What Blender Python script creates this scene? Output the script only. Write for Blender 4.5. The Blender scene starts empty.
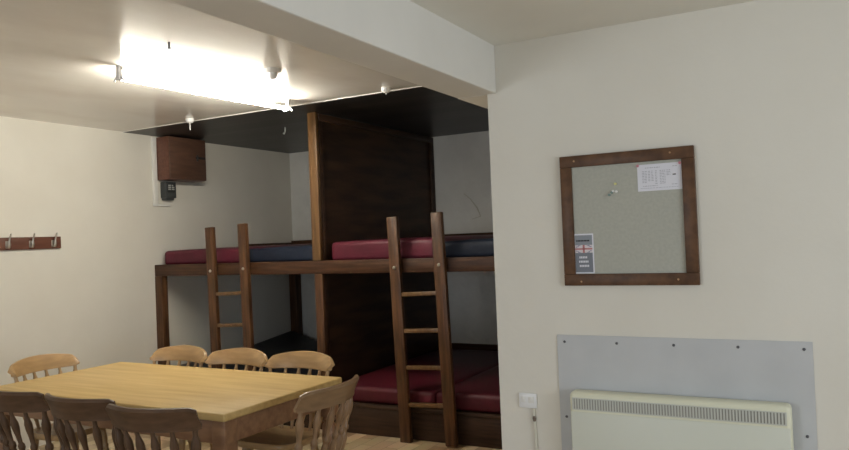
import bpy, bmesh, math, random
from mathutils import Vector, Matrix
random.seed(7)
scene = bpy.context.scene
COL = scene.collection
R = math.radians

# ------------------------------------------------------------------ materials
def new_mat(name):
    m = bpy.data.materials.new(name); m.use_nodes = True
    nt = m.node_tree
    return m, nt, nt.nodes['Principled BSDF']

def plain(name, col, rough=.5, metal=0.0, spec=.5):
    m, nt, b = new_mat(name)
    b.inputs['Base Color'].default_value = (*col, 1)
    b.inputs['Roughness'].default_value = rough
    b.inputs['Metallic'].default_value = metal
    b.inputs['Specular IOR Level'].default_value = spec
    return m

def noisy(name, c1, c2, scale=(1, 1, 1), nscale=6, detail=4, rough=.5, bump=0.0, bscale=None, lo=.35, hi=.65, metal=0, spec=.5, bdist=.01):
    """two-colour noise in object coordinates (stretch with `scale` for wood grain)"""
    m, nt, b = new_mat(name)
    N, L = nt.nodes, nt.links
    tc = N.new('ShaderNodeTexCoord'); mp = N.new('ShaderNodeMapping')
    mp.inputs['Scale'].default_value = scale
    L.new(tc.outputs['Object'], mp.inputs['Vector'])
    n = N.new('ShaderNodeTexNoise'); n.inputs['Scale'].default_value = nscale; n.inputs['Detail'].default_value = detail
    L.new(mp.outputs['Vector'], n.inputs['Vector'])
    cr = N.new('ShaderNodeValToRGB')
    cr.color_ramp.elements[0].position = lo; cr.color_ramp.elements[0].color = (*c1, 1)
    cr.color_ramp.elements[1].position = hi; cr.color_ramp.elements[1].color = (*c2, 1)
    L.new(n.outputs['Fac'], cr.inputs['Fac']); L.new(cr.outputs['Color'], b.inputs['Base Color'])
    b.inputs['Roughness'].default_value = rough; b.inputs['Metallic'].default_value = metal
    b.inputs['Specular IOR Level'].default_value = spec
    if bump:
        n2 = N.new('ShaderNodeTexNoise'); n2.inputs['Scale'].default_value = bscale or nscale * 4; n2.inputs['Detail'].default_value = 3
        L.new(mp.outputs['Vector'], n2.inputs['Vector'])
        bp = N.new('ShaderNodeBump'); bp.inputs['Strength'].default_value = bump; bp.inputs['Distance'].default_value = bdist
        L.new(n2.outputs['Fac'], bp.inputs['Height']); L.new(bp.outputs['Normal'], b.inputs['Normal'])
    return m

M = {}
M['wall'] = noisy('wall_paint', (.716, .685, .61), (.75, .721, .647), nscale=2.2, rough=.75, bump=.12, bscale=26, spec=.25)
M['plaster'] = noisy('rough_plaster', (.68, .665, .62), (.75, .735, .69), nscale=3, rough=.8, bump=.8, bscale=4.5, spec=.2, bdist=.05)
M['ceil'] = noisy('stained_ceiling', (.76, .715, .665), (.86, .835, .79), scale=(1, .55, 1), nscale=2.4, detail=6, rough=.20, bump=.04, bscale=9, lo=.30, hi=.55, spec=.5)
M['ceil2'] = noisy('ceiling_paint', (.77, .755, .69), (.81, .795, .73), nscale=2, rough=.8, spec=.2)
M['beam'] = noisy('beam_paint', (.74, .72, .67), (.78, .76, .71), nscale=3, rough=.6, spec=.3)
M['white'] = plain('white_gloss', (.78, .77, .73), .4)
M['white_plastic'] = plain('white_plastic', (.80, .80, .80), .35)
M['dark_wood'] = noisy('dark_stained_timber', (.034, .014, .0065), (.078, .034, .015), scale=(1.2, 14, 14), nscale=3, rough=.45, bump=.1, spec=.28)
M['dark_wood_v'] = noisy('dark_stained_timber_upright', (.042, .018, .008), (.105, .047, .019), scale=(14, 14, 1.2), nscale=3, rough=.42, bump=.1, spec=.3)
M['panel'] = noisy('dark_plywood_panel', (.030, .015, .009), (.062, .032, .018), scale=(6, 1.0, 6), nscale=2.2, rough=.5, bump=.06, spec=.25)
M['base_wood'] = noisy('dark_base_board_timber', (.020, .010, .006), (.046, .023, .013), scale=(1.2, 14, 14), nscale=3, rough=.5, bump=.08, spec=.25)
M['lit_post_wood'] = noisy('varnished_lit_post', (.095, .048, .018), (.175, .092, .034), scale=(14, 14, 1.0), nscale=3, rough=.35, bump=.08)  # varnished timber, tube light on the upper post put into its colour
M['red_wood'] = noisy('red_brown_timber', (.105, .040, .024), (.155, .062, .038), scale=(12, 1.2, 12), nscale=3, rough=.45)
M['cup_wood'] = noisy('cupboard_timber', (.078, .038, .024), (.112, .055, .034), scale=(10, 1.5, 10), nscale=3, rough=.5)
M['frame_wood'] = noisy('notice_frame_timber', (.075, .036, .018), (.13, .064, .031), scale=(6, 6, 6), nscale=4, rough=.45, spec=.3)
M['pine'] = noisy('varnished_pine', (.33, .205, .094), (.43, .275, .128), scale=(2, 12, 12), nscale=2.5, rough=.33, spec=.5)
M['pine_v'] = noisy('turned_pine', (.32, .20, .095), (.42, .27, .13), scale=(12, 12, 2), nscale=2.5, rough=.33)
M['tabletop'] = noisy('table_top_pine', (.46, .31, .12), (.575, .41, .175), scale=(.9, 11, 11), nscale=2.6, detail=6, rough=.5, spec=.3, bump=.03, lo=.3, hi=.7)
M['table_edge'] = noisy('table_edge_pine', (.36, .24, .11), (.44, .30, .14), scale=(2, 10, 10), nscale=3, rough=.4)
M['table_frame'] = noisy('table_frame_pine', (.20, .10, .05), (.28, .15, .075), scale=(2, 10, 10), nscale=3, rough=.4)
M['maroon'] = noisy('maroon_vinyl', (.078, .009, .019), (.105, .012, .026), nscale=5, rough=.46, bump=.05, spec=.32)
M['maroon_shade'] = noisy('shaded_maroon_vinyl', (.058, .006, .012), (.080, .008, .016), nscale=5, rough=.5, bump=.05, spec=.28)  # maroon vinyl with the lower bunk's shade put into the colour
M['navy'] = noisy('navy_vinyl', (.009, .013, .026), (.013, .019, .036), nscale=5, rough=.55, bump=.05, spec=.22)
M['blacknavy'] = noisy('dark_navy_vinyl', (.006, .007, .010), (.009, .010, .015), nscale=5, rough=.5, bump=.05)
M['felt'] = noisy('notice_board_felt', (.425, .425, .375), (.46, .46, .405), nscale=90, detail=3, rough=.95, bump=.08, spec=.1)
M['shield'] = noisy('grey_sheet_panel', (.51, .52, .53), (.55, .56, .57), nscale=5, rough=.55, spec=.3)
M['cream'] = plain('cream_enamel', (.72, .715, .56), .42)
M['heater_front'] = plain('pale_enamel_front', (.64, .655, .57), .45)
M['grille'] = plain('grille_grey', (.30, .30, .265), .6)
M['slat'] = plain('grille_slat', (.56, .57, .52), .45)
M['steel'] = plain('bright_steel', (.62, .60, .55), .28, .9)
M['screw'] = plain('dark_screw', (.11, .11, .12), .5, .3)
M['brass_screw'] = plain('frame_screw', (.42, .25, .13), .4, .5)
M['black'] = plain('black_plastic', (.018, .019, .020), .45)
M['meter_case'] = plain('meter_case_grey', (.05, .055, .056), .45)
M['meter_grey'] = plain('meter_grey', (.42, .44, .42), .4)
M['paper'] = plain('white_paper', (.74, .74, .80), .8, spec=.1)
M['ink'] = plain('grey_ink', (.40, .40, .45), .9, spec=.1)
M['ink_dark'] = plain('black_ink', (.02, .02, .02), .9, spec=.1)
M['leaflet'] = plain('leaflet_slate', (.20, .215, .25), .6, spec=.2)
M['leaflet_head'] = plain('leaflet_header', (.27, .29, .32), .6, spec=.2)
M['flag_white'] = plain('flag_white', (.68, .62, .64), .7)
M['flag_red'] = plain('flag_red', (.50, .19, .20), .7)
M['flag_blue'] = plain('flag_blue', (.22, .22, .36), .7)
M['pin_red'] = plain('pin_red', (.55, .20, .24), .4)
M['pin_yellow'] = plain('pin_yellow', (.62, .60, .24), .4)
M['pin_white'] = plain('pin_white', (.75, .75, .73), .4)
M['pin_green'] = plain('pin_green', (.16, .24, .21), .4)
M['crack'] = plain('plaster_crack', (.54, .51, .44), .9)
M['cable'] = plain('cream_cable', (.72, .70, .60), .5)
M['brownknob'] = plain('brown_rubber', (.16, .12, .09), .6)

def boards(name, c1, c2, width, axis_rot=0.0, rough=.5):
    m, nt, b = new_mat(name); N, L = nt.nodes, nt.links
    tc = N.new('ShaderNodeTexCoord'); mp = N.new('ShaderNodeMapping'); mp.inputs['Rotation'].default_value = (0, 0, axis_rot)
    L.new(tc.outputs['Object'], mp.inputs['Vector'])
    bt = N.new('ShaderNodeTexBrick')
    bt.inputs['Scale'].default_value = 1; bt.inputs['Brick Width'].default_value = 2.4; bt.inputs['Row Height'].default_value = width
    bt.inputs['Mortar Size'].default_value = .004; bt.inputs['Mortar'].default_value = (.004, .003, .003, 1)
    bt.inputs['Color1'].default_value = (*c1, 1); bt.inputs['Color2'].default_value = (*c2, 1)
    L.new(mp.outputs['Vector'], bt.inputs['Vector']); L.new(bt.outputs['Color'], b.inputs['Base Color'])
    b.inputs['Roughness'].default_value = rough
    return m
M['dark_boards'] = boards('black_stained_boards', (.014, .013, .013), (.036, .033, .032), .11, 0, .40)

def floor_mat():
    m, nt, b = new_mat('wood_effect_floor'); N, L = nt.nodes, nt.links
    tc = N.new('ShaderNodeTexCoord'); mp = N.new('ShaderNodeMapping'); mp.inputs['Rotation'].default_value = (0, 0, R(90))
    L.new(tc.outputs['Object'], mp.inputs['Vector'])
    bt = N.new('ShaderNodeTexBrick'); bt.inputs['Scale'].default_value = 1
    bt.inputs['Brick Width'].default_value = .30; bt.inputs['Row Height'].default_value = .105
    bt.inputs['Mortar Size'].default_value = .0015; bt.inputs['Mortar'].default_value = (.12, .07, .035, 1)
    bt.inputs['Color1'].default_value = (.30, .18, .09, 1); bt.inputs['Color2'].default_value = (.68, .52, .33, 1)
    bt.inputs['Bias'].default_value = .1
    L.new(mp.outputs['Vector'], bt.inputs['Vector'])
    n = N.new('ShaderNodeTexNoise'); n.inputs['Scale'].default_value = 4; n.inputs['Detail'].default_value = 5
    L.new(mp.outputs['Vector'], n.inputs['Vector'])
    mx = N.new('ShaderNodeMix'); mx.data_type = 'RGBA'; mx.blend_type = 'MULTIPLY'; mx.inputs[0].default_value = .35
    L.new(bt.outputs['Color'], mx.inputs[6]); L.new(n.outputs['Color'], mx.inputs[7]); L.new(mx.outputs[2], b.inputs['Base Color'])
    b.inputs['Roughness'].default_value = .38
    return m
M['floor'] = floor_mat()

def emitter(name, col, s):
    m, nt, b = new_mat(name)
    b.inputs['Base Color'].default_value = (.9, .9, .9, 1)
    b.inputs['Emission Color'].default_value = (*col, 1); b.inputs['Emission Strength'].default_value = s
    return m
M['tube'] = emitter('lit_fluorescent_tube', (1.0, .945, .81), 165)

# ------------------------------------------------------------------ mesh helpers
class MB:
    def __init__(s): s.bm = bmesh.new()
    def _mark(s): return set(s.bm.verts)
    def box(s, lo, hi, bevel=0.0, seg=2, mat=None):
        old = s._mark()
        c = [(a + b) / 2 for a, b in zip(lo, hi)]; d = [b - a for a, b in zip(lo, hi)]
        r = bmesh.ops.create_cube(s.bm, size=1, matrix=Matrix.Translation(c) @ Matrix.Diagonal((*d, 1)))
        if bevel:
            es = list({e for v in r['verts'] for e in v.link_edges})
            bmesh.ops.bevel(s.bm, geom=es, offset=bevel, segments=seg, profile=.5, affect='EDGES')
        if mat is not None:
            bmesh.ops.transform(s.bm, matrix=mat, verts=[v for v in s.bm.verts if v not in old])
        return s
    def lathe(s, p0, p1, prof, n=12):
        """prof: list of (t, radius) from p0 (t=0) to p1 (t=1)"""
        p0, p1 = Vector(p0), Vector(p1); ax = (p1 - p0).normalized()
        a = ax.orthogonal().normalized(); b = ax.cross(a)
        rings = []
        for t, r in prof:
            c = p0.lerp(p1, t)
            rings.append([s.bm.verts.new(c + (a * math.cos(2 * math.pi * k / n) + b * math.sin(2 * math.pi * k / n)) * r) for k in range(n)])
        for A, B in zip(rings, rings[1:]):
            for k in range(n):
                s.bm.faces.new((A[k], A[(k + 1) % n], B[(k + 1) % n], B[k]))
        s.bm.faces.new(rings[0][::-1]); s.bm.faces.new(rings[-1])
        return s
    def rod(s, p0, p1, r, n=12): return s.lathe(p0, p1, [(0, r), (1, r)], n)
    def tube(s, pts, r, n=8):
        pts = [Vector(p) for p in pts]; rings = []; up = None
        for i, p in enumerate(pts):
            t = (pts[min(i + 1, len(pts) - 1)] - pts[max(i - 1, 0)]).normalized()
            if up is None: up = t.orthogonal().normalized()
            a = (up - t * up.dot(t)).normalized(); b = t.cross(a); up = a
            rr = r[i] if isinstance(r, (list, tuple)) else r
            rings.append([s.bm.verts.new(p + (a * math.cos(2 * math.pi * k / n) + b * math.sin(2 * math.pi * k / n)) * rr) for k in range(n)])
        for A, B in zip(rings, rings[1:]):
            for k in range(n): s.bm.faces.new((A[k], A[(k + 1) % n], B[(k + 1) % n], B[k]))
        s.bm.faces.new(rings[0][::-1]); s.bm.faces.new(rings[-1])
        return s
    def loft(s, rings):
        rs = [[s.bm.verts.new(p) for p in r] for r in rings]; n = len(rs[0])
        for A, B in zip(rs, rs[1:]):
            for k in range(n): s.bm.faces.new((A[k], A[(k + 1) % n], B[(k + 1) % n], B[k]))
        s.bm.faces.new(rs[0][::-1]); s.bm.faces.new(rs[-1])
        return s
    def build(s, name, mat, parent=None, smooth=True):
        bmesh.ops.recalc_face_normals(s.bm, faces=s.bm.faces[:])
        me = bpy.data.meshes.new(name); s.bm.to_mesh(me); s.bm.free()
        o = bpy.data.objects.new(name, me); COL.objects.link(o)
        me.materials.append(mat)
        if smooth:
            for p in me.polygons: p.use_smooth = True
            try: me.set_sharp_from_angle(angle=R(38))
            except Exception: pass
        if parent is not None: o.parent = parent
        return o

def tag(o, label, cat, group=None):
    o['label'] = label; o['category'] = cat
    if group: o['group'] = group
    return o
def thing(name, loc, label, cat, group=None, rot=(0, 0, 0)):
    o = bpy.data.objects.new(name, None); COL.objects.link(o)
    o.location = loc; o.rotation_euler = rot; o.empty_display_size = .1
    return tag(o, label, cat, group)
def struct(name, mb, mat, parent=None, smooth=False):
    o = mb.build(name, mat, parent, smooth)
    o['kind'] = 'structure'
    return o
def copy_tree(o, parent=None):
    c = o.copy(); COL.objects.link(c)
    if parent is not None: c.parent = parent
    for ch in [x for x in COL.objects if x.parent == o]:
        copy_tree(ch, c)
    return c

# ------------------------------------------------------------------ room dimensions (metres)
XL, YN, YB, YD = -5.424, 2.880, 4.746, 6.764     # left wall, notice-board wall, bunk front, back wall
HL, HR = 2.546, 2.300                            # ceiling in the left room, ceiling in the right room
XW = -1.233                                      # free end of the notice-board wall
XE, YR = 2.2, -3.0                               # unseen east wall and rear wall
PX = -3.585                                      # partition between the bunk bays

# ------------------------------------------------------------------ the setting
struct('floor', MB().box((XL - .15, YR - .15, -.12), (XE + .15, YD + .15, 0)), M['floor'])
struct('wall_left', MB().box((XL - .15, YR - .15, 0), (XL, YD + .15, HL + .05)), M['wall'])
struct('wall_back', MB().box((XL, YD, 0), (XW + .14, YD + .15, HL + .05)), M['plaster'])
struct('wall_right', MB().box((XW, YN, 0), (XE, YN + .14, HL + .05)), M['wall'])
struct('wall_inner', MB().box((XW, YN + .14, 0), (XW + .14, YD, HL + .05)), M['wall'])
# rear wall with an added, unseen window opening for light in the left room, behind the viewer
wx0, wx1, wz0, wz1 = -3.6, -1.75, .85, 2.0
rw = MB()
rw.box((XL, YR - .15, 0), (wx0, YR, HL + .05)); rw.box((wx1, YR - .15, 0), (XE, YR, HL + .05))
rw.box((wx0, YR - .15, 0), (wx1, YR, wz0)); rw.box((wx0, YR - .15, wz1), (wx1, YR, HL + .05))
struct('wall_rear', rw, M['wall'])
wf = MB()
for a, b in (((wx0, wz0), (wx0 + .06, wz1)), ((wx1 - .06, wz0), (wx1, wz1)), ((wx0, wz0), (wx1, wz0 + .06)), ((wx0, wz1 - .06), (wx1, wz1)), (((wx0 + wx1) / 2 - .03, wz0), ((wx0 + wx1) / 2 + .03, wz1))):
    wf.box((a[0], YR - .11, a[1]), (b[0], YR - .05, b[1]))
struct('added_window_2', wf, M['white'])
# east wall with a wide window opening added for light, out of the picture to the right
wy0, wy1, wz0, wz1 = -.9, 1.9, .85, 1.95
rw = MB()
rw.box((XE, YR - .15, 0), (XE + .15, wy0, HL + .05)); rw.box((XE, wy1, 0), (XE + .15, YN + .14, HL + .05))
rw.box((XE, wy0, 0), (XE + .15, wy1, wz0)); rw.box((XE, wy0, wz1), (XE + .15, wy1, HL + .05))
struct('wall_east', rw, M['wall'])
wf = MB()
for a, b in (((wy0, wz0), (wy0 + .06, wz1)), ((wy1 - .06, wz0), (wy1, wz1)), ((wy0, wz0), (wy1, wz0 + .06)), ((wy0, wz1 - .06), (wy1, wz1)), ((.47, wz0), (.53, wz1))):
    wf.box((XE + .05, a[0], a[1]), (XE + .11, b[0], b[1]))
struct('added_window_1', wf, M['white'])
struct('ceiling', MB().box((XL, YR, HL), (-1.37, 4.45, HL + .1)), M['ceil'])
struct('ceiling_right', MB().box((-1.195, YR, HR), (XE, YN, HR + .1)), M['ceil2'])
struct('ceiling_bunk', MB().box((XL, 4.452, HL - .005), (-1.37, YD, HL + .1)), M['dark_boards'])
struct('beam', MB().box((-1.373, YR, 2.097), (-1.1905, YN, HL + .1), .006, 2).box((-1.373, YN, 2.097), (XW, YD, HL + .1)), M['beam'])
struct('trim_1', MB().box((XL, 4.445, HL - .004), (-1.37, 4.452, HL)), M['white'])
cr = MB().tube([(-3.20, YD - .001, 1.93), (-3.13, YD - .001, 1.87), (-3.06, YD - .001, 1.78), (-3.025, YD - .001, 1.69), (-3.12, YD - .001, 1.665)], [.004, .006, .007, .006, .003], 6)
struct('plaster_crack', cr, M['crack'])

# ------------------------------------------------------------------ built-in bunk bed
bunk = thing('bunk_bed', (XL, YB, 0), 'built-in dark timber two-tier bunk across the alcove with ceiling-high centre partition', 'bunk bed')
bunk_parts = []
def bpart(name, mb, mat, label=None):
    for v in mb.bm.verts: v.co -= Vector((XL, YB, 0))
    o = mb.build(name, mat, bunk)
    if label: o['label'] = label
    return o
BX1 = XW - .004
bpart('front_rail', MB().box((XL + .002, YB, 1.243), (BX1, YB + .05, 1.347), .005), M['dark_wood'])
bpart('sleeping_platform', MB().box((XL + .002, YB + .05, 1.295), (PX - .02, YD - .003, 1.335)), M['dark_wood'])
bpart('sleeping_platform', MB().box((PX + .055, YB + .05, 1.295), (BX1, YD - .003, 1.335)), M['dark_wood'])
bpart('sleeping_platform', MB().box((XL + .002, YB + .03, .195), (PX - .02, YD - .003, .232)), M['dark_wood'])
bpart('sleeping_platform', MB().box((PX + .055, YB + .03, .195), (BX1, YD - .003, .232)), M['dark_wood'])
bpart('base_board', MB().box((XL + .002, YB, 0), (PX - .02, YB + .028, .205), .003).box((XL + .002, YB - .006, .205), (PX - .02, YB + .03, .236), .005), M['base_wood'])
bpart('base_board', MB().box((PX + .08, YB, 0), (BX1, YB + .028, .205), .003).box((PX + .08, YB - .006, .205), (BX1, YB + .03, .236), .005), M['base_wood'])
bpart('corner_post', MB().box((XL + .003, YB - .002, 0), (XL + .093, YB + .068, 1.243), .005), M['dark_wood_v'])
bpart('corner_post', MB().box((XL + .003, YD - .10, .232), (XL + .103, YD - .003, 1.295), .005), M['dark_wood_v'])
bpart('corner_post', MB().box((BX1 - .09, YB - .002, 0), (BX1, YB + .068, 1.243), .005), M['dark_wood_v'])
bpart('partition_panel', MB().box((PX + .012, YB + .07, 0), (PX + .036, YD - .003, HL - .013)), M['panel'])
bpart('partition_post', MB().box((PX - .026, YB - .004, 1.348), (PX + .056, YB + .036, HL - .006), .005), M['lit_post_wood'], 'varnished upper post of the partition, tube light put into its lighter colour')
bpart('partition_post', MB().box((PX - .014, YB - .002, 0), (PX + .064, YB + .036, 1.243), .005), M['dark_wood_v'])
pb = MB()
pb.box((PX + .036, YB + .04, HL - .07), (PX + .06, YD - .003, HL - .013), .003)
pb.box((PX + .036, YD - .07, 1.335), (PX + .06, YD - .003, HL - .07), .003)
pb.box((PX + .036, YB + .04, 0), (PX + .054, YB + .09, HL - .07), .003)
bpart('partition_batten', pb, M['panel'])
bpart('wall_rail', MB().box((XL + .002, YD - .03, 1.40), (PX + .012, YD - .003, 1.524), .004), M['dark_wood'])
bpart('wall_rail', MB().box((XL + .002, YB + 1.25, 1.42), (XL + .02, YD - .03, 1.505), .004), M['dark_wood'])
bpart('wall_rail', MB().box((PX + .06, YD - .03, 1.40), (BX1, YD - .003, 1.524), .004), M['dark_wood'])
bpart('wall_rail', MB().box((PX + .036, YD - .03, .26), (BX1, YD - .003, .405), .004), M['dark_wood'])

# ------------------------------------------------------------------ mattresses
def mattress(x0, x1, z0, z1, y0, y1, mat, label, group, bend=None, crown=.014):
    bm = MB()
    w, l, h = x1 - x0, y1 - y0, z1 - z0
    nx, ny = 14, 26
    r = .035
    def prof(u):   # rounded shoulder
        d = min(u, 1 - u)
        return d
    rings = []
    # build top and bottom grids with rounded edges through a superellipse side profile
    bm.box((-w / 2, 0, 0), (w / 2, l, h))
    bmesh.ops.subdivide_edges(bm.bm, edges=[e for e in bm.bm.edges if abs(e.verts[0].co.x - e.verts[1].co.x) > .1], cuts=9, use_grid_fill=True)
    bmesh.ops.subdivide_edges(bm.bm, edges=[e for e in bm.bm.edges if abs(e.verts[0].co.y - e.verts[1].co.y) > .3], cuts=15, use_grid_fill=True)
    sharp = [e for e in bm.bm.edges if len(e.link_faces) == 2 and e.calc_face_angle(0) > .5]
    bmesh.ops.bevel(bm.bm, geom=sharp, offset=r, segments=4, profile=.5, affect='EDGES')
    for v in bm.bm.verts:
        u = max(0, 1 - (2 * v.co.x / w) ** 2); q = max(0, 1 - (2 * v.co.y / l - 1) ** 2)
        if v.co.z > h * .6: v.co.z += crown * (u * .5 + .5 * q) * min(1, u * 6) 
        if bend: v.co.z += bend(v.co.x / w, v.co.y / l)
    o = bm.build('mattress', mat)
    o.location = ((x0 + x1) / 2, y0, z0)
    return tag(o, label, 'mattress', group)
G = 'vinyl mattresses on the bunks'
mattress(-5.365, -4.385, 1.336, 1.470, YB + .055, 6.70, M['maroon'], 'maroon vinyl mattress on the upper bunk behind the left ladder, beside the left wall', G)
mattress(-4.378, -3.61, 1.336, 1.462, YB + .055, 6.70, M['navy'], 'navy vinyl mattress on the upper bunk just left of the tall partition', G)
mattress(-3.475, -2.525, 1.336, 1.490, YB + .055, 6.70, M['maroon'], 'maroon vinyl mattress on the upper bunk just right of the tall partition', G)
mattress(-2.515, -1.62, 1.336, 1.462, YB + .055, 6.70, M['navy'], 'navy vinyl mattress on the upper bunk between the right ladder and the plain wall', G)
mattress(-3.498, -2.562, .237, .357, YB + .012, 6.66, M['maroon_shade'], 'maroon vinyl mattress, colour darkened for shade, on the lower bunk against the foot of the partition', G)
mattress(-2.556, -1.62, .237, .362, YB + .012, 6.66, M['maroon_shade'], 'maroon vinyl mattress, colour darkened for shade, on the lower bunk, running behind the end of the plain wall', G)
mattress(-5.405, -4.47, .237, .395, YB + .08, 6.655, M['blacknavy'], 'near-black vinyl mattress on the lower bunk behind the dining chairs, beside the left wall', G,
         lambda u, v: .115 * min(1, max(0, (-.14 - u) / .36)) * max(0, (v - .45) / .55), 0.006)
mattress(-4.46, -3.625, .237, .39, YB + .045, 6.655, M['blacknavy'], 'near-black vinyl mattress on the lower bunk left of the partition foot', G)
# ------------------------------------------------------------------ ladders
def ladder(loc, label):
    t = thing('bunk_ladder', loc, label, 'ladder', 'ladders bolted to the bunk rail', (-math.atan(.022), -math.atan(.040), 0))
    for s in (-1, 1):
        MB().box((s * .187 - .044, -.024, 0), (s * .187 + .044, .018, 1.672), .006).build('upright', M['dark_wood_v'], t)
    for z in (1.09, .822, .553, .282):
        MB().box((-.145, -.018, z - .015), (.145, .014, z + .015), .005).build('rung', M['lit_post_wood'], t)
    for s in (-1, 1):
        b = MB().lathe((s * .187, -.024, 1.292), (s * .187, -.036, 1.292), [(0, .013), (.5, .012), (.85, .008), (1, .003)], 12).build('bolt', M['steel'], t)
        b['label'] = 'bright steel bolt head'
    return t
ladder((-2.573, 4.676, 0), 'dark wooden bunk ladder right of the partition, its foot visible on the floor')
ladder((-4.424, 4.676, 0), 'dark wooden bunk ladder near the left wall, its lower half behind the dining chairs')

# ------------------------------------------------------------------ dining table
tb = thing('dining_table', (-3.230, 2.853, 0), 'rectangular pine dining table with honey coloured top in front of the bunks', 'table', None, (0, 0, R(-.6)))
TL, TW, TZ = 1.790, .888, .76
top = MB().box((-TL / 2, -TW / 2, TZ - .036), (TL / 2, TW / 2, TZ), .009, 3).build('table_top', M['tabletop'], tb)
for (a, b) in (((-TL / 2 + .07, -TW / 2 + .03), (TL / 2 - .07, -TW / 2 + .052)), ((-TL / 2 + .07, TW / 2 - .052), (TL / 2 - .07, TW / 2 - .03)),
               ((-TL / 2 + .03, -TW / 2 + .07), (-TL / 2 + .052, TW / 2 - .07)), ((TL / 2 - .052, -TW / 2 + .07), (TL / 2 - .03, TW / 2 - .07))):
    MB().box((a[0], a[1], TZ - .145), (b[0], b[1], TZ - .036), .003).build('apron', M['table_frame'], tb)
for sx in (-1, 1):
    for sy in (-1, 1):
        x, y = sx * (TL / 2 - .058), sy * (TW / 2 - .058)
        lg = MB().box((x - .04, y - .04, TZ - .20), (x + .04, y + .04, TZ - .036), .004)
        lg.lathe((x, y, TZ - .20), (x, y, 0), [(0, .030), (.03, .038), (.06, .026), (.09, .036), (.2, .041), (.45, .033), (.7, .026), (.78, .034), (.84, .026), (.9, .032), (1, .022)], 16)
        lg.build('leg', M['table_frame'], tb)

# ------------------------------------------------------------------ chairs
def make_chair(grp, mf, mv, arch, HW=.228, CT=.865, CB=.770):
    def crest_pt(t):                 # plan curve of the top rail, t in -1..1
        return Vector((HW * t, -.255 + .078 * t * t, 0))
    t = thing('dining_chair', (0, 0, 0), 'x', 'chair', grp)
    # saddle seat
    n = 36; outline = []
    for k in range(n):
        a = 2 * math.pi * k / n; c, s = math.cos(a), math.sin(a)
        ex = .45
        x = .195 * math.copysign(abs(c) ** ex, c); y = .178 * math.copysign(abs(s) ** ex, s)
        x *= 1 - .06 * (y < 0) * abs(y) / .178
        outline.append((x, y))
    sm = MB(); rings = []
    for sc, z in ((.90, .412), (.975, .414), (1.0, .424), (1.0, .440), (.97, .448), (.80, .443), (.45, .439), (.1, .438)):
        rings.append([(x * sc, y * sc, z) for x, y in outline])
    sm.loft(rings).build('seat', mf, t)
    # bowed crest rail
    cm = MB(); rings = []
    N = 22
    for i in range(N + 1):
        q = -1 + 2 * i / N
        p = crest_pt(q); d = Vector((HW, .156 * q, 0)).normalized(); nn = Vector((-d.y, d.x, 0))
        e = max(0, (abs(q) - .86) / .14)
        zt = CT - arch * q * q - (.010 + .35 * arch) * e * e; zb = CB + (.004 + .25 * arch) * e * e
        th = .0125
        lean = -.030
        ring = []
        for (u, z, o) in ((-1, zb, 0), (-1.05, zb + .012, 0), (-1.05, zt - .014, lean), (-.6, zt - .002, lean), (0, zt, lean), (.6, zt - .002, lean), (1.05, zt - .014, lean), (1.05, zb + .012, 0), (1, zb, 0)):
            ring.append(p + nn * (u * th) + Vector((0, o, z)))
        rings.append(ring)
    cm.loft(rings).build('crest_rail', mf, t)
    prof_in = [(0, .010), (.06, .009), (.16, .011), (.26, .0165), (.34, .0175), (.42, .013), (.46, .0095), (.49, .0155), (.53, .0155), (.56, .0095), (.66, .0115), (.76, .0165), (.82, .017), (.88, .012), (.92, .009), (1, .009)]
    for q in (-.90, -.54, -.18, .18, .54, .90):
        pt = crest_pt(q); outer = abs(q) > .8
        foot = Vector((pt.x * .80, -.150 + .030 * q * q, .440)); head = Vector((pt.x, pt.y, CB + .008))
        MB().lathe(foot, head, [(a, r * (1.16 if outer else 1.0)) for a, r in prof_in], 10).build('back_post' if outer else 'spindle', mv, t)
    lp = [(0, .016), (.05, .019), (.18, .021), (.24, .015), (.27, .020), (.30, .015), (.42, .021), (.55, .022), (.66, .016), (.69, .020), (.72, .016), (.9, .014), (1, .012)]
    feet = {}
    for sx in (-1, 1):
        for sy in (-1, 1):
            a = Vector((sx * .135, sy * .115, .416)); b = Vector((sx * .180, sy * (.155 if sy > 0 else .185), 0))
            feet[sx, sy] = (a, b)
            MB().lathe(a, b, lp, 10).build('leg', mv, t)
    st = MB(); mids = []
    sp = [(0, .009), (.3, .012), (.5, .016), (.7, .012), (1, .009)]
    for sx in (-1, 1):
        p, q = feet[sx, -1][0].lerp(feet[sx, -1][1], .55), feet[sx, 1][0].lerp(feet[sx, 1][1], .55)
        MB().lathe(p, q, sp, 8).build('stretcher', mv, t); mids.append(p.lerp(q, .5))
    MB().lathe(mids[0], mids[1], sp, 8).build('stretcher', mv, t)
    return t
M['brown_shade'] = noisy('shaded_brown_chair_timber', (.070, .038, .020), (.108, .060, .033), scale=(2, 12, 12), nscale=2.5, rough=.42, spec=.3)  # brown chair wood, darkened: shade on the near chairs put into the colour
M['brown_shade_v'] = noisy('shaded_brown_turned_timber', (.075, .042, .023), (.115, .066, .037), scale=(12, 12, 2), nscale=2.5, rough=.42, spec=.3)
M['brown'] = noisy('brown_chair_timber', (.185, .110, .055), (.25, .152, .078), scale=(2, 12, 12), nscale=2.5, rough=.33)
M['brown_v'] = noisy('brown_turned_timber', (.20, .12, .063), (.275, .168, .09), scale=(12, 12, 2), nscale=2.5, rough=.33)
chair = make_chair('pine spindle-back dining chairs', M['pine'], M['pine_v'], .027)
shaded_chair = make_chair('brown spindle-back dining chairs, tinted dark for shade, along the near side of the table', M['brown_shade'], M['brown_shade_v'], .004, .214, .892, .794)
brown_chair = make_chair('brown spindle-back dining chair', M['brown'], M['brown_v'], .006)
del brown_chair['group']
used = set()
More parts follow.
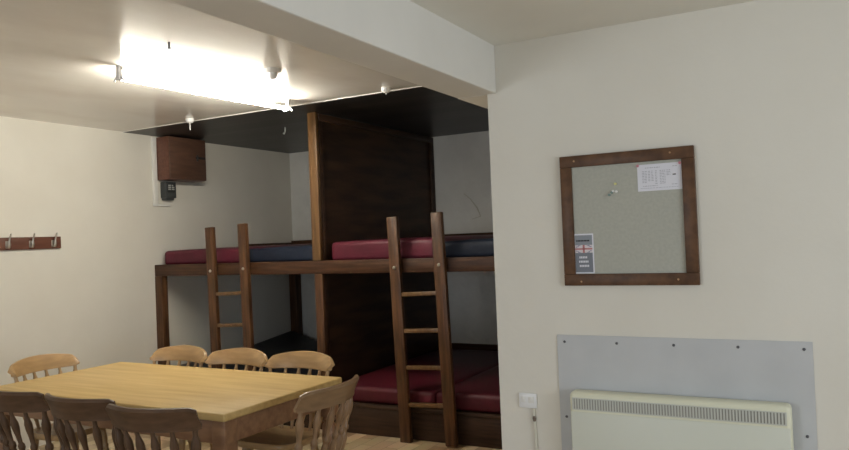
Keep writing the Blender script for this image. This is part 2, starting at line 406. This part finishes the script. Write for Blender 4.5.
def place(cx, cy, deg, label, proto=None):
    """cx, cy: middle of the crest rail top; deg: heading the sitter faces (0 = +y)"""
    a = R(deg); f = Vector((-math.sin(a), math.cos(a)))
    proto = proto or chair
    o = proto if proto.name not in used else copy_tree(proto)
    used.add(proto.name)
    o.location = (cx + .267 * f.x, cy + .267 * f.y, 0); o.rotation_euler = (0, 0, a); o['label'] = label
    return o
place(-3.275, 1.985, -1, "brown spindle-back dining chair, tinted dark for shade, seen from behind, cut by the photo's left edge", shaded_chair)
place(-2.815, 1.985, 1, 'brown spindle-back dining chair, tinted dark for shade, seen from behind, middle one of the near side', shaded_chair)
place(-2.338, 1.955, 8, 'brown spindle-back dining chair, tinted dark for shade, seen from behind, closest to the near table corner leg', shaded_chair)
place(-3.645, 3.422, 181, 'pine dining chair on the far side of the table, below the bunk end post')
place(-3.160, 3.424, 181, 'pine dining chair on the far side of the table, below the left ladder')
place(-2.678, 3.422, 181, 'pine dining chair on the far side of the table, nearest the tall partition')
place(-4.315, 2.85, -87, 'pine dining chair at the left end of the table, below the coat hooks')
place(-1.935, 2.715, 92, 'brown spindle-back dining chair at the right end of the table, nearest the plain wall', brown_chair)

# ------------------------------------------------------------------ fluorescent light over the table
def batten(loc, length, mat, label, rotz=0, parts=True):
    t = thing('fluorescent_light', loc, label, 'ceiling light', None, (0, 0, rotz))
    h = length / 2
    MB().loft([[(-.045, y, 0), (-.014, y, -.022), (.014, y, -.022), (.045, y, 0)] for y in (-h + .02, h - .02)]).build('batten', M['white'], t)
    for s in (-1, 1):
        MB().box((-.014, s * h - .012, -.086), (.014, s * h + .012, -.001), .004).lathe((0, s * h, -.050), (.036, s * h + .006, -.090), [(0, .010), (1, .007)], 8).lathe((0, s * h, -.050), (-.036, s * h - .006, -.090), [(0, .010), (1, .007)], 8).build('tube_holder', M['white_plastic'], t)
    MB().rod((0, -h + .012, -.072), (0, h - .012, -.072), .013, 16).build('tube', mat, t)
    return t
batten((-3.425, 3.525, HL), 1.385, M['tube'], 'lit fluorescent tube light on the stained left ceiling above the table', R(-3.8))


# heat detector
hd = thing('heat_detector', (-2.86, 3.435, HL), 'small white round detector on the ceiling between the tube light and the beam', 'detector')
MB().lathe((0, 0, 0), (0, 0, -.022), [(0, .052), (.6, .052), (1, .044)], 24).build('base', M['white_plastic'], hd)
MB().lathe((0, 0, -.022), (0, 0, -.062), [(0, .030), (.4, .027), (.8, .022), (1, .012)], 20).build('sensor', M['white_plastic'], hd)
# small fittings along the edge of the dark ceiling
for x, y, lab, cord in ((-4.511, 4.36, 'small white ceiling fitting with a hanging cord at the dark boards, above the wooden cupboard', .055), (-2.62, 4.345, 'small white ceiling fitting beside the dark boards, near the beam', .012)):
    t = thing('cord_pull', (x, y, HL), lab, 'ceiling fitting', 'small white ceiling fittings')
    MB().lathe((0, 0, 0), (0, 0, -.032), [(0, .034), (.5, .033), (1, .022)], 20).build('cap', M['white_plastic'], t)
    MB().rod((0, 0, -.03), (0, 0, -.034 - cord), .004, 8).build('cord', M['white_plastic'], t)
hk = MB().tube([(-4.186, 5.172, HL - .012), (-4.186, 5.172, HL - .05), (-4.20, 5.172, HL - .072), (-4.21, 5.172, HL - .06)], .005, 8).build('ceiling_hook', M['meter_grey'])
tag(hk, 'tiny bright hook screwed into the dark boards above the left bunk', 'hook')
nl = MB().lathe((-2.881, 2.663, HL), (-2.881, 2.663, HL - .035), [(0, .006), (.7, .006), (1, .010)], 8).build('ceiling_screw', M['screw'])
tag(nl, 'small dark screw sticking out of the stained ceiling left of the beam', 'screw')

# ------------------------------------------------------------------ wall cupboard, meter and trunking
cb = thing('wall_cupboard', (XL, 4.80, 2.13), 'red-brown wooden cupboard on the left wall under the dark ceiling above the upper bunk', 'cupboard')
MB().box((.001, 0, 0), (.17, .45, .398), .004).build('body', M['red_wood'], cb)
dr = MB().box((.171, .004, .004), (.192, .446, .394), .004).build('door', M['cup_wood'], cb)
MB().box((.192, .315, .205), (.200, .43, .228), .002).rod((.199, .33, .185), (.199, .33, .243), .008, 8).build('hasp', M['black'], dr)['label'] = 'black metal hasp'
mt = thing('electricity_meter', (XL, 4.845, 1.945), 'small black meter box on the left wall just under the wooden cupboard', 'meter')
MB().box((.001, 0, .02), (.075, .125, .170), .006).box((.001, .012, 0), (.06, .11, .022), .004).build('case', M['meter_case'], mt)
MB().box((.075, .015, .070), (.079, .110, .155), .002).build('dial_window', M['black'], mt)
dz = MB()
for z in (.095, .113, .131): dz.box((.079, .026, z), (.0805, .058, z + .012)).box((.079, .068, z), (.0805, .098 - .014 * (z > .12), z + .012))
dz.build('dial_figures', M['meter_grey'], mt)
tr = thing('cable_trunking', (XL, 4.775, 1.89), 'white vertical cable trunking on the left wall beside the cupboard and meter', 'trunking')
MB().box((.001, -.022, 0), (.026, .022, HL - 1.89 - .02), .003).build('vertical_duct', M['white'], tr)
MB().box((.001, .022, 0), (.022, .17, .016), .002).build('bottom_ledge', M['white'], tr)

# ------------------------------------------------------------------ coat rack
rk = thing('coat_rail', (XL, 3.36, 1.578), 'red-brown board with chrome coat hooks on the left wall, cut by the photo edge', 'coat rail')
MB().box((0, -.44, -.048), (.021, .440, .048), .004).build('board', M['red_wood'], rk)
for k in range(5):
    y = .366 - .1875 * k
    MB().box((.021, y - .012, -.035), (.026, y + .012, .020), .003).tube([(.024, y, -.022), (.048, y, -.026), (.056, y, -.008), (.056, y, .02), (.064, y, .05), (.080, y, .076)], [.011, .011, .010, .007, .006, .007], 10).build('hook', M['steel'], rk)

# ------------------------------------------------------------------ notice board
bx0, bx1, bz0, bz1 = -.922, -.408, 1.283, 1.801
nb = thing('notice_board', ((bx0 + bx1) / 2, YN, bz0), 'square felt notice board with dark wooden frame on the cream wall', 'notice board')
ox, oz = (bx0 + bx1) / 2, bz0
W, H, FW = bx1 - bx0, bz1 - bz0, .046
MB().box((-W / 2 + .02, -.012, .02), (W / 2 - .02, -.001, H - .02)).build('felt_panel', M['felt'], nb)
fm = MB()
fm.box((-W / 2, -.024, H - FW), (W / 2, -.001, H), .003); fm.box((-W / 2, -.024, 0), (W / 2, -.001, FW), .003)
fm.box((-W / 2, -.0235, FW), (-W / 2 + FW, -.001, H - FW), .003); fm.box((W / 2 - FW, -.0235, FW), (W / 2, -.001, H - FW), .003)
fr = fm.build('frame', M['frame_wood'], nb)
for x, z in ((-W / 2 + .07, .016), (W / 2 - .075, .022), (W / 2 - .085, H - .02), (-W / 2 + .06, H - .022)):
    MB().lathe((x, -.024, z), (x, -.0265, z), [(0, .0042), (1, .003)], 10).build('screw', M['brass_screw'], fr)
# sheet of paper
YP = YN - .012
pp = thing('paper_notice', (-.618, YP, 1.642), 'white sheet of faint grey writing pinned at the top right of the notice board', 'paper')
PW, PH = .1625, .102
MB().box((0, -.0016, 0), (PW, -.0006, PH)).build('sheet', M['paper'], pp)
ik = MB(); rnd = random.Random(3)
def line(mb, x0, x1, z, h, y, gap=.25):
    x = x0
    while x < x1:
        l = rnd.uniform(.004, .010)
        mb.box((x, y - .0003, z), (min(x + l, x1), y, z + h)); x += l + rnd.uniform(.0015, .003)
line(ik, .030, .085, .087, .0025, -.0016); line(ik, .130, .150, .088, .002, -.0016)
for c0, c1, zs in ((.018, .036, 8), (.040, .048, 7), (.052, .060, 7), (.066, .074, 9), (.083, .104, 9), (.108, .122, 4)):
    for k in range(zs): line(ik, c0, c1, .074 - k * .006, .0022, -.0016)
line(ik, .020, .075, .018, .002, -.0016); line(ik, .126, .148, .020, .002, -.0016); line(ik, .010, .150, .010, .0014, -.0016)
ik.build('writing', M['ink'], pp)
MB().box((.130, -.0020, .0555), (.142, -.0016, .0595)).build('black_mark', M['ink_dark'], pp)
for x in (.004, PW - .004):
    MB().lathe((x, -.0016, PH - .004), (x, -.010, PH - .004), [(0, .0035), (.6, .003), (1, .0055)], 10).build('pin', M['pin_red'], pp)
# leaflet
lf = thing('leaflet', (-.879, YP, 1.331), 'narrow slate-grey leaflet with a flag band at the bottom left of the notice board', 'leaflet')
LW, LH = .079, .158
MB().box((0, -.0016, 0), (LW, -.0006, LH)).build('sheet', M['paper'], lf)
MB().box((.004, -.0019, .005), (LW - .005, -.0016, .082)).build('lower_panel', M['leaflet'], lf)
MB().box((.004, -.0019, .113), (LW - .005, -.0016, LH - .006)).build('header_panel', M['leaflet_head'], lf)
fl = MB().box((.004, -.0019, .082), (LW - .005, -.0016, .113)).build('flag_band', M['flag_white'], lf)
fx0, fx1, fz0, fz1 = .004, LW - .005, .082, .113
fc, fz = (fx0 + fx1) / 2, (fz0 + fz1) / 2
MB().box((fc - .004, -.0022, fz0), (fc + .004, -.0019, fz1)).box((fx0, -.0022, fz - .003), (fx1, -.0019, fz + .003)).build('flag_cross', M['flag_red'], fl)
bl = MB()
for sx in (-1, 1):
    for sz in (-1, 1):
        for (a0, a1, b0, b1) in ((.010, .024, .0095, .0145), (.020, .031, .0055, .0095)):
            v = [bl.bm.verts.new((fc + sx * a, -.0021, fz + sz * b)) for a, b in ((a0, b1), (a1, b1), (a1, b0))]
            bl.bm.faces.new(v)
bl.build('flag_corner', M['flag_blue'], fl)
wt = MB()
for z, w0, w1 in ((.060, .020, .052), (.043, .018, .056), (.026, .020, .056)):
    x = w0
    while x < w1: wt.box((x, -.0022, z), (x + .0048, -.0019, z + .008)); x += .0066
wt.build('lettering', M['paper'], lf)
hd_ = MB(); x = .010
while x < .062: hd_.box((x, -.0022, .127), (x + .0045, -.0019, .133)); x += .006
hd_.build('heading', M['ink_dark'], lf)
for x, z, m, lab in ((-.712, 1.650, 'pin_white', 'white drawing pin near the middle top of the notice board'), (-.718, 1.645, 'pin_green', 'dark drawing pin left of the white one on the notice board'),
                     (-.700, 1.648, 'pin_white', 'second white drawing pin, the right one of the cluster on the notice board'), (-.728, 1.636, 'pin_green', 'dark green drawing pin, lowest of the cluster on the notice board'), (-.703, 1.678, 'pin_yellow', 'yellow drawing pin above the cluster on the notice board')):
    p = MB().lathe((x, YP + .001, z), (x, YP - .011, z), [(0, .0045), (.3, .0045), (.45, .0025), (.8, .0028), (1, .0048)], 10).build('drawing_pin', M[m])
    tag(p, lab, 'pin', 'drawing pins on the notice board')

# ------------------------------------------------------------------ heater on its grey panel
sp = thing('backing_panel', (-.51, YN, 0), 'grey sheet panel screwed to the wall behind the cream heater', 'panel')
MB().box((-.459, -.006, .004), (.460, -.0005, 1.083)).build('sheet', M['shield'], sp)
for x, z in ((-.938, 1.056), (-.728, 1.056), (-.514, 1.056), (-.290, 1.057), (-.077, 1.057), (-.080, .754), (-.943, .754), (-.080, .40), (-.943, .40)):
    MB().lathe((x + .51, -.006, z), (x + .51, -.0095, z), [(0, .0055), (.6, .005), (1, .003)], 12).build('screw', M['screw'], sp)
hx0, hx1, hz0, hz1, hd0 = -.905, -.123, .26, .872, .075
ht = thing('panel_heater', ((hx0 + hx1) / 2, YN - .008, hz0), 'cream electric panel heater with a slotted grille along its top', 'heater')
hw = (hx1 - hx0) / 2; hh = hz1 - hz0
MB().box((-hw, -hd0, 0), (hw, -.002, hh), .018, 4).build('casing', M['cream'], ht)
gx0, gx1, gz0, gz1 = -hw + .016, hw - .018, hh - .064, hh - .024
MB().box((-hw + .006, -hd0 - .0022, .012), (hw - .006, -hd0 + .004, gz0 - .012), .002).build('front_panel', M['heater_front'], ht)
g = MB().box((gx0, -hd0 - .0012, gz0), (gx1, -hd0, gz1)).build('grille', M['grille'], ht)
sl = MB(); n = 72
for k in range(n + 1):
    x = gx0 + (gx1 - gx0) * k / n
    sl.box((x - .0029, -hd0 - .004, gz0), (x + .0029, -hd0 - .0012, gz1))
sl.box((gx0 - .003, -hd0 - .0045, gz0 - .003), (gx1 + .003, -hd0 - .0012, gz0)).box((gx0 - .003, -hd0 - .0045, gz1), (gx1 + .003, -hd0 - .0012, gz1 + .003))
sl.build('grille_slats', M['slat'], g)
ck = thing('fused_switch', (-1.106, YN, .777), 'white fused switch plate on the wall left of the heater panel', 'switch')
MB().box((-.039, -.010, 0), (.039, -.001, .060), .003).build('plate', M['white_plastic'], ck)
MB().box((-.027, -.0135, .024), (-.009, -.010, .046), .002).build('rocker', M['white'], ck)
MB().box((.004, -.0125, .022), (.028, -.010, .046), .002).build('fuse_holder', M['white'], ck)
cbn = thing('power_cable', (-1.082, YN, .30), 'cream power cable hanging down from the white switch plate towards the heater', 'cable')
MB().tube([(0, -.008, .475), (.002, -.009, .44), (.005, -.008, .36), (.008, -.008, .2), (.012, -.008, .02), (.03, -.012, -.03), (.08, -.014, -.065), (.16, -.020, -.064), (.20, -.03, -.060)], .0045, 8).build('flex', M['cable'], cbn)
MB().lathe((.001, -.009, .446), (.002, -.009, .424), [(0, .005), (.5, .0075), (1, .005)], 12).build('grommet', M['brownknob'], cbn)

# ------------------------------------------------------------------ daylight from the added windows, world
def daylight(sx, sz, energy, loc, rot):  # area light behind an added, unseen window, to brighten the room
    wl = bpy.data.lights.new('added_window_light', 'AREA'); wl.shape = 'RECTANGLE'; wl.size = sx; wl.size_y = sz
    wl.energy = energy; wl.color = (.84, .92, 1.0)
    wo = bpy.data.objects.new('added_window_light', wl); COL.objects.link(wo)
    wo.location = loc; wo.rotation_euler = rot
daylight(wy1 - wy0, 1.1, 46, (XE + .18, (wy0 + wy1) / 2, 1.4), (R(90), 0, R(90)))
daylight(wx1 - wx0, 1.15, 58, ((wx0 + wx1) / 2, YR - .18, 1.425), (R(90), 0, 0))
w = bpy.data.worlds.new('World'); scene.world = w; w.use_nodes = True
w.node_tree.nodes['Background'].inputs[0].default_value = (.75, .86, 1, 1); w.node_tree.nodes['Background'].inputs[1].default_value = .8

# ------------------------------------------------------------------ camera
cam = bpy.data.cameras.new('camera'); cam.sensor_width = 36; cam.lens = 733.4 * 36 / 849
cam.clip_start = .05; cam.clip_end = 60
co = bpy.data.objects.new('camera', cam); COL.objects.link(co)
rt = Vector((.877777, .47735954, -.04044016)); up = Vector((.04358445, .00449115, .99903965)); fw = Vector((-.47708273, .87869659, .01686323))
co.matrix_world = Matrix(((rt.x, up.x, -fw.x, 0), (rt.y, up.y, -fw.y, 0), (rt.z, up.z, -fw.z, 1.5), (0, 0, 0, 1)))
scene.camera = co
vs = scene.view_settings
vs.view_transform = 'Standard'; vs.look = 'None'; vs.gamma = 1; vs.exposure = 0.29; vs.use_curve_mapping = False
